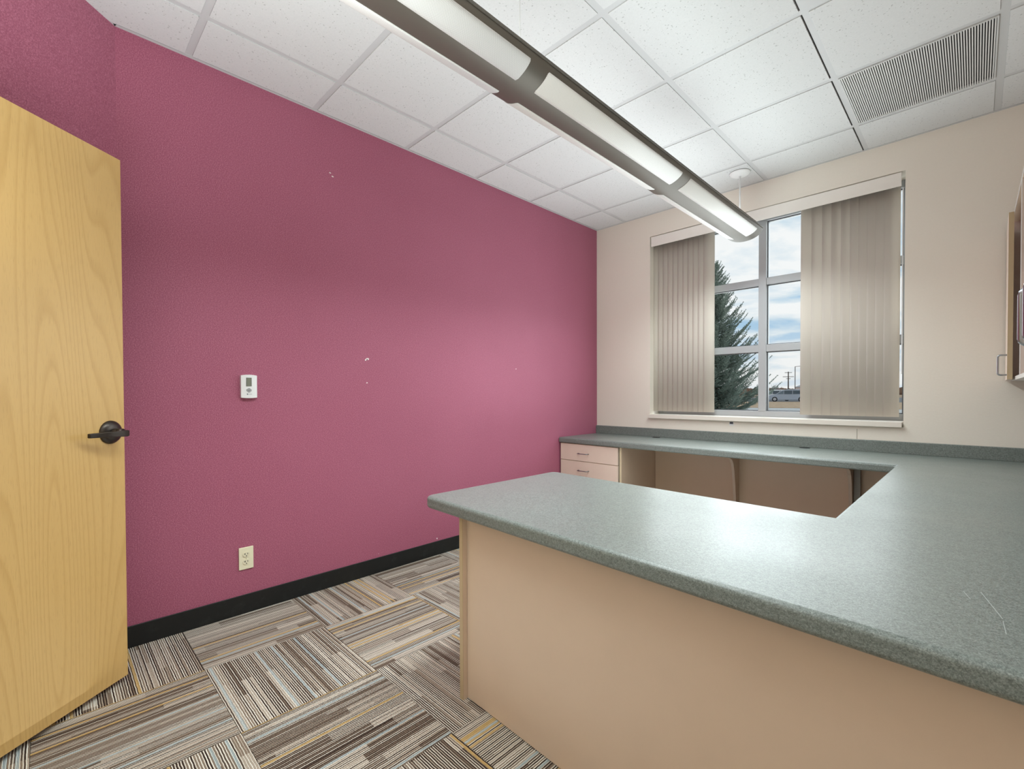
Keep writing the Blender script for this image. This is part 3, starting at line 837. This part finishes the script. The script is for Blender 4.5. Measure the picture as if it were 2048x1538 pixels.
for a0, a1 in ((-.27, -1.38), (-1.475, -2.585), (-2.68, -3.79)):
    for s in (-1, 1):
        bm = B(); m_ = 10; rr_ = []
        for k in range(m_+1):
            t = math.asin(.042/LA)+(math.asin(.1165/LA)-math.asin(.042/LA))*k/m_
            x = LA*math.sin(t); nrm = Vector((x/LA**2, 0, -math.sqrt(max(0, 1-(x/LA)**2))/LS)).normalized()
            z = prof(x); e0, e1 = a0, a1
            if k == 0 or k == m_: e0, e1 = a0-.004, a1+.004
            rr_.append([bm.verts.new((LX+s*(x+nrm.x*q), y, z+nrm.z*q)) for y in (e0, e1) for q in (.0002, .0016)])
        for u_, v_ in zip(rr_, rr_[1:]):
            bm.faces.new((u_[1], v_[1], v_[3], u_[3])); bm.faces.new((u_[0], u_[2], v_[2], v_[0]))
            bm.faces.new((u_[0], v_[0], v_[1], u_[1])); bm.faces.new((u_[2], u_[3], v_[3], v_[2]))
        bm.faces.new((rr_[0][0], rr_[0][1], rr_[0][3], rr_[0][2])); bm.faces.new((rr_[-1][0], rr_[-1][2], rr_[-1][3], rr_[-1][1]))
        obj('perforated_panel', bm, PERF, pl_, smooth=True)
for y_ in (-.275, -2.615):
    obj('canopy', lathe(B(), [(0, -.022), (.030, -.021), (.052, -.015), (.066, -.007), (.070, -.001), (.070, 0)], (LX, y_, H-.005), 'z', 36), WHITE, pl_, smooth=True, label='white ceiling canopy')
    obj('rod', tube(B(), [(LX, y_, H-.02), (LX, y_, LZ-.02)], .0055 if y_ > -1 else .0022, 10), WHITE, pl_, smooth=True, label='thin white suspension rod')
for yc in (-.83, -2.03, -3.23):
    obj('tube', tube(B(), [(LX, yc-.53, LZ-.035), (LX, yc+.53, LZ-.035)], .013, 12), WPLAST, pl_, label='fluorescent tube')

# ================================================================= OUTSIDE
VD = Vector((-.245, .9695, 0)).normalized()       # looking direction out over the lot
SD = Vector((VD.y, -VD.x, 0))
def at(dist, side, z=0): p = Vector((CAM.x, CAM.y, 0))+VD*dist+SD*side; return Vector((p.x, p.y, z))
GZ = -.16
def strip(name, d0, d1, m_, z0, z1, w0=-90, w1=60):
    q = [at(d0, w0), at(d0, w1), at(d1, w1), at(d1, w0)]
    return obj(name, prism(B(), [(p.x, p.y) for p in q], z0, z1), m_)
GRASS = m_noisy('dry_tan_grass', (.42, .28, .17), (.58, .43, .29), 2.0)
ground = struct(obj('ground', prism(B(), [(-400, .30), (400, .30), (400, 600), (-400, 600)], GZ-.5, GZ-.02), m_noisy('dry_prairie', (.33, .22, .14), (.45, .33, .22), .2)))
ground.name = 'ground'
o = strip('concrete_path', 20, 45, m_noisy('pale_concrete', (.52, .52, .51), (.62, .62, .60), 3), GZ-.02, GZ); struct(o)
o = strip('grass_verge', 45, 74, GRASS, GZ-.02, GZ+.03); o['kind'] = 'stuff'; tag(o, 'strip of dry tan grass between the pale path and the parked cars', 'grass')
o = strip('parking_lot', 74, 140, m_noisy('asphalt', (.16, .16, .165), (.22, .22, .22), 3), GZ-.02, GZ); struct(o)

# --- spruce
NEED = m_noisy('spruce_needles', (.17, .22, .185), (.34, .41, .34), 3.0, .8, .2)
BARK = m_noisy('spruce_bark', (.08, .055, .04), (.14, .10, .075), 12)
TX, TY = -7.30, 22.0
spr = thing('spruce_tree', (TX, TY, GZ), 'tall dark green spruce outside behind the left half of the window', 'tree')
HT = 8.15
obj('trunk', tube(B(), [(TX, TY, GZ), (TX+.03, TY, 3), (TX, TY, 6), (TX+.02, TY, HT-.1)], [.17, .12, .06, .012], 10), BARK, spr)
verts, faces = [], []
def twig(p, d, L, w_):
    s = d.cross(Vector((R.uniform(-1, 1), R.uniform(-1, 1), R.uniform(-1, 1)))).normalized(); t = d.cross(s)
    b = len(verts); m_ = p+d*L*.45
    verts.extend([p, m_+s*w_, m_-s*w_*.5+t*w_*.87, m_-s*w_*.5-t*w_*.87, p+d*L])
    faces.extend([(b, b+1, b+2), (b, b+2, b+3), (b, b+3, b+1), (b+4, b+2, b+1), (b+4, b+3, b+2), (b+4, b+1, b+3)])
z = GZ+.25
while z < HT-.05:
    f = (z-GZ)/(HT-GZ); rad = 2.85*(1-f)**.90+.10
    nb = int(8+4*(1-f))
    for k in range(nb):
        a = 2*PI*(k+R.random()*.9)/nb; L = rad*R.uniform(.55, 1.15)
        d = Vector((math.cos(a), math.sin(a), 0)); base = Vector((TX, TY, z+R.uniform(-.08, .08)))
        n = max(5, int(L/.075))
        lift = .22+.50*f
        for q in range(1, n+1):
            t = q/n
            p = base+d*L*t+Vector((0, 0, L*(lift*t-.42*t*(1-t)+.16*t*t*t)))
            dd = (d+Vector((0, 0, lift-.42*(1-2*t)+.45*t*t))).normalized()
            side = dd.cross(Vector((0, 0, 1))).normalized()
            wid = (1-t)*.40*L*.5+.07
            twig(p-dd*.08, dd, .17, .020)
            for s in (-1, 1):
                v = (dd*.8+side*s*R.uniform(.5, 1.1)+Vector((0, 0, R.uniform(-.20, .40)))).normalized()
                Lt = min(.36, wid+.05)*R.uniform(.7, 1.25)
                twig(p, v, Lt, .014)
                m2 = int(Lt/.06)
                for h in range(1, m2):
                    u2 = h/m2
                    for s2 in (-1, 1):
                        w2 = (v+side.cross(v)*s2*R.uniform(.3, .9)+dd*R.uniform(0, .6)+Vector((0, 0, R.uniform(-.3, .4)))).normalized()
                        twig(p+v*Lt*u2, w2, .085, .012)
    z += .20-.06*f
me = bpy.data.meshes.new('foliage'); o0 = ORG[spr]
me.from_pydata([tuple(v-o0) for v in verts], [], faces); me.materials.append(NEED)
fo = bpy.data.objects.new('foliage', me); C.objects.link(fo); fo.parent = spr; fo['kind'] = 'stuff'

# --- vehicles in the lot
TYRE = mat('tyre', (.02, .02, .02), .8); GLS = mat('car_glass', (.05, .075, .095), .08); GLS2 = mat('car_glass_pale', (.11, .15, .18), .1)
def car(dist, side, scale, body, lowbody, label, van=True, name='car', L=4.9, name2='car', heading=1):
    """profile in (along, z); heading 1 = nose to the left"""
    o = thing(name, at(dist, side, GZ), label, 'car')
    def pt(s, wv, z): return at(dist+wv, side+s*heading, GZ+z)
    if van: pr = [(-2.45, .22), (-2.5, .62), (-2.3, .86), (-1.45, 1.05), (-.65, 1.62), (-.1, 1.74), (1.9, 1.72), (2.25, 1.30), (2.42, .95), (2.45, .24)]
    else: pr = [(-2.3, .3), (-2.35, .62), (-1.4, .84), (-.75, 1.32), (.0, 1.42), (.75, 1.38), (1.55, .95), (2.25, .85), (2.3, .35)]
    k = L/4.9
    bm = B(); sl = []
    for wv, inset in ((-.88, 0), (.88, 0)):
        sl.append([bm.verts.new(pt(s*k, wv*(1 if z < 1.1 else .86), z)) for s, z in pr])
    n = len(pr)
    bm.faces.new(sl[0]); bm.faces.new(sl[1][::-1])
    for i in range(n): bm.faces.new((sl[0][i], sl[1][i], sl[1][(i+1) % n], sl[0][(i+1) % n]))
    bmesh.ops.recalc_face_normals(bm, faces=bm.faces)
    obj('body', bm, body, o, bevel=.05, seg=2)
    # side glass
    if van: wins = [[(-1.30, 1.08), (-.62, 1.54), (-.52, 1.54), (-.52, 1.08)], [(-.44, 1.08), (-.44, 1.56), (.48, 1.58), (.48, 1.08)], [(.56, 1.08), (.56, 1.58), (1.45, 1.56), (1.80, 1.10)]]
    else: wins = [[(-1.15, .90), (-.68, 1.24), (-.05, 1.31), (-.05, .90)], [(.03, .90), (.03, 1.31), (.68, 1.27), (1.15, .92)]]
    for q, wv_ in enumerate(wins):
        bm = B(); a = []; b = []
        for s, z in wv_:
            y_ = -.885 if z < 1.1 else -.80
            a.append(bm.verts.new(pt(s*k, y_-.02, z))); b.append(bm.verts.new(pt(s*k, y_+.05, z)))
        bm.faces.new(a); bm.faces.new(b[::-1])
        for i in range(len(a)): bm.faces.new((a[i], b[i], b[(i+1) % len(a)], a[(i+1) % len(a)]))
        obj('side_window', bm, GLS2 if q == 0 else GLS, o)
    axd = (SD, Vector((0, 0, 1)), VD)
    for s in (-1.55*k, 1.5*k):
        for wv in (-.90, .70):
            c_ = pt(s, wv, .34)
            wh = obj('wheel', lathe(B(), [(0, 0), (.33, 0), (.35, .03), (.35, .17), (.33, .2), (0, .2)], c_, axd, 20), TYRE, o)
            if wv < 0: obj('hub_cap', lathe(B(), [(0, -.01), (.21, -.005), (.21, .02), (0, .02)], c_, axd, 16), mat('wheel_silver', (.5, .5, .52), .3, .8) if 'wheel_silver' not in bpy.data.materials else bpy.data.materials['wheel_silver'], wh)
    bm = B(); zt = 1.15 if van else .8; s1 = 2.30*k
    q = [pt(s1, -.90, zt-.28), pt(s1+.14, -.90, zt-.28), pt(s1+.10, -.90, zt), pt(s1-.08, -.90, zt)]
    a = [bm.verts.new(v) for v in q]; b = [bm.verts.new(v+VD*.2) for v in q]
    bm.faces.new(a); bm.faces.new(b[::-1])
    for i in range(4): bm.faces.new((a[i], b[i], b[(i+1) % 4], a[(i+1) % 4]))
    obj('tail_light', bm, mat('tail_red', (.5, .04, .04), .3) if 'tail_red' not in bpy.data.materials else bpy.data.materials['tail_red'], o)
    return o
SIL = mat('silver_car_paint', (.36, .38, .42), .25, .5)
def side_at(u, dist):      # side offset that puts a point at picture column u when dist metres out
    r = Vector((0, 0, 0)); k = (u-PX)/FPX
    lo, hi = -200.0, 200.0
    f = lambda s: ((VD*dist+SD*s).dot(RR))/((VD*dist+SD*s).dot(F))-k
    for _ in range(60):
        m_ = (lo+hi)/2
        if f(m_) > 0: hi = m_
        else: lo = m_
    return lo
car(77, side_at(1576, 77), 1, SIL, SIL, 'silver minivan parked outside, seen through the lower right window pane', True, 'minivan', 5.1)
car(84, side_at(1552, 84), 1, mat('white_car_paint', (.80, .80, .80), .3), None, 'white car parked behind the nose of the silver minivan', True, 'car', 4.7)
car(97, side_at(1587, 97)+1.5, 1, mat('dark_car_paint', (.03, .035, .04), .3), None, 'dark car whose roof shows above the silver minivan', True, 'car', 4.8)
car(90, side_at(1626, 90), 1, bpy.data.materials['white_car_paint'], None, 'white car half hidden by the blind, right of the silver minivan', True, 'car', 4.8)

# --- poles and skyline
DG = mat('weathered_pole', (.10, .08, .07), .8)
def zrel(v, D): return CAM.z+(PY-13.0-v)/FPX*D      # rough height for a row in the picture
up = thing('utility_pole', at(262, side_at(1576.5, 262), GZ), 'distant wooden utility pole with crossarms standing beyond the parked cars', 'pole')
b0 = ORG[up]
obj('mast', tube(B(), [b0, b0+Vector((0, 0, 11.3))], [.32, .22], 8), DG, up)
for hz__, L in ((10.9, 1.5), (8.9, 2.3), (8.0, .9)):
    p = b0+Vector((0, 0, hz__)); obj('crossarm', tube(B(), [p-SD*L, p+SD*L], .12, 6), DG, up)
lp = thing('light_pole', at(175, side_at(1590, 175), GZ), 'tall thin parking lot light pole beside the blind with an arm to the right', 'pole')
b0 = ORG[lp]
obj('mast', tube(B(), [b0, b0+Vector((0, 0, 9.6))], [.12, .10], 8), DG, lp)
obj('arm', tube(B(), [b0+Vector((0, 0, 9.55)), b0+Vector((0, 0, 9.7))+SD*1.9], .07, 6), DG, lp)
p = b0+Vector((0, 0, 9.68))+SD*2.2
obj('lamp_head', bx(p.x-.4, p.x+.4, p.y-.2, p.y+.2, p.z-.1, p.z+.1), DG, lp)
HED = m_noisy('brown_scrub', (.13, .075, .05), (.24, .15, .105), .35)
bm = B(); n = 150
for k in range(n):
    s = -150+k*1.7; p = at(300+R.uniform(-4, 4), s); hh = 3.7+R.uniform(-.35, .45)
    lathe(bm, [(2.6, 0), (2.9, hh*.45), (1.9, hh*.85), (0, hh)], (p.x, p.y, GZ), 'z', 7)
sh = obj('scrub_line', bm, HED, smooth=True); sh['kind'] = 'stuff'; tag(sh, 'low line of brown scrub on the horizon beyond the parked cars', 'bushes')
bld = thing('shed', at(230, side_at(1605, 230), GZ), 'pale distant building partly hidden by the right-hand vanes', 'building')
p = ORG[bld]
def obox(bm, c, s0, s1, d0, d1, z0, z1, ridge=None):
    q = [c+SD*s+VD*d for s, d in ((s0, d0), (s1, d0), (s1, d1), (s0, d1))]
    prism(bm, [(v.x, v.y) for v in q], z0, z1); return bm
obj('wall', obox(B(), p, -2.6, 9, 0, 8, GZ, GZ+3.6), mat('pale_pink_wall', (.62, .54, .53), .8), bld)
bm = B(); r0 = [p+SD*s+VD*d+Vector((0, 0, z)) for s, d, z in ((-2.8, -.3, 3.6), (9.2, -.3, 3.6), (9.2, 8.3, 3.6), (-2.8, 8.3, 3.6), (1.5, 4, 5.4), (5, 4, 5.4))]
vv = [bm.verts.new(v) for v in r0]
for f in ((0, 1, 5, 4), (1, 2, 5), (2, 3, 4, 5), (3, 0, 4), (0, 3, 2, 1)): bm.faces.new([vv[i] for i in f])
obj('roof', bm, mat('grey_roof', (.42, .42, .44), .8), bld)
obj('chimney', obox(B(), p, 0.0, .8, 2, 3, GZ+4, GZ+7.3), mat('grey_stack', (.33, .32, .33), .8), bld)
for kk, (u, d_, hh, lb) in enumerate(((1547, 190, 4.6, 'bare grey bush just right of the window mullion'), (1554, 210, 4.2, 'smaller bare grey bush left of the utility pole'))):
    c_ = at(d_, side_at(u, d_), GZ); t = thing('bare_bush', c_, lb, 'bush')
    bm = B()
    for q in range(60):
        a = R.uniform(0, 2*PI); el = R.uniform(.5, 1.5); L = hh*R.uniform(.6, 1)
        d = Vector((math.cos(a)*math.cos(el), math.sin(a)*math.cos(el), math.sin(el)))
        m_ = c_+d*L*.5+Vector((0, 0, .2)); tube(bm, [c_, m_, c_+d*L], [.09, .06, .02], 4)
    obj('branches', bm, mat('bare_twigs', (.22, .20, .21), .9) if 'bare_twigs' not in bpy.data.materials else bpy.data.materials['bare_twigs'], t)
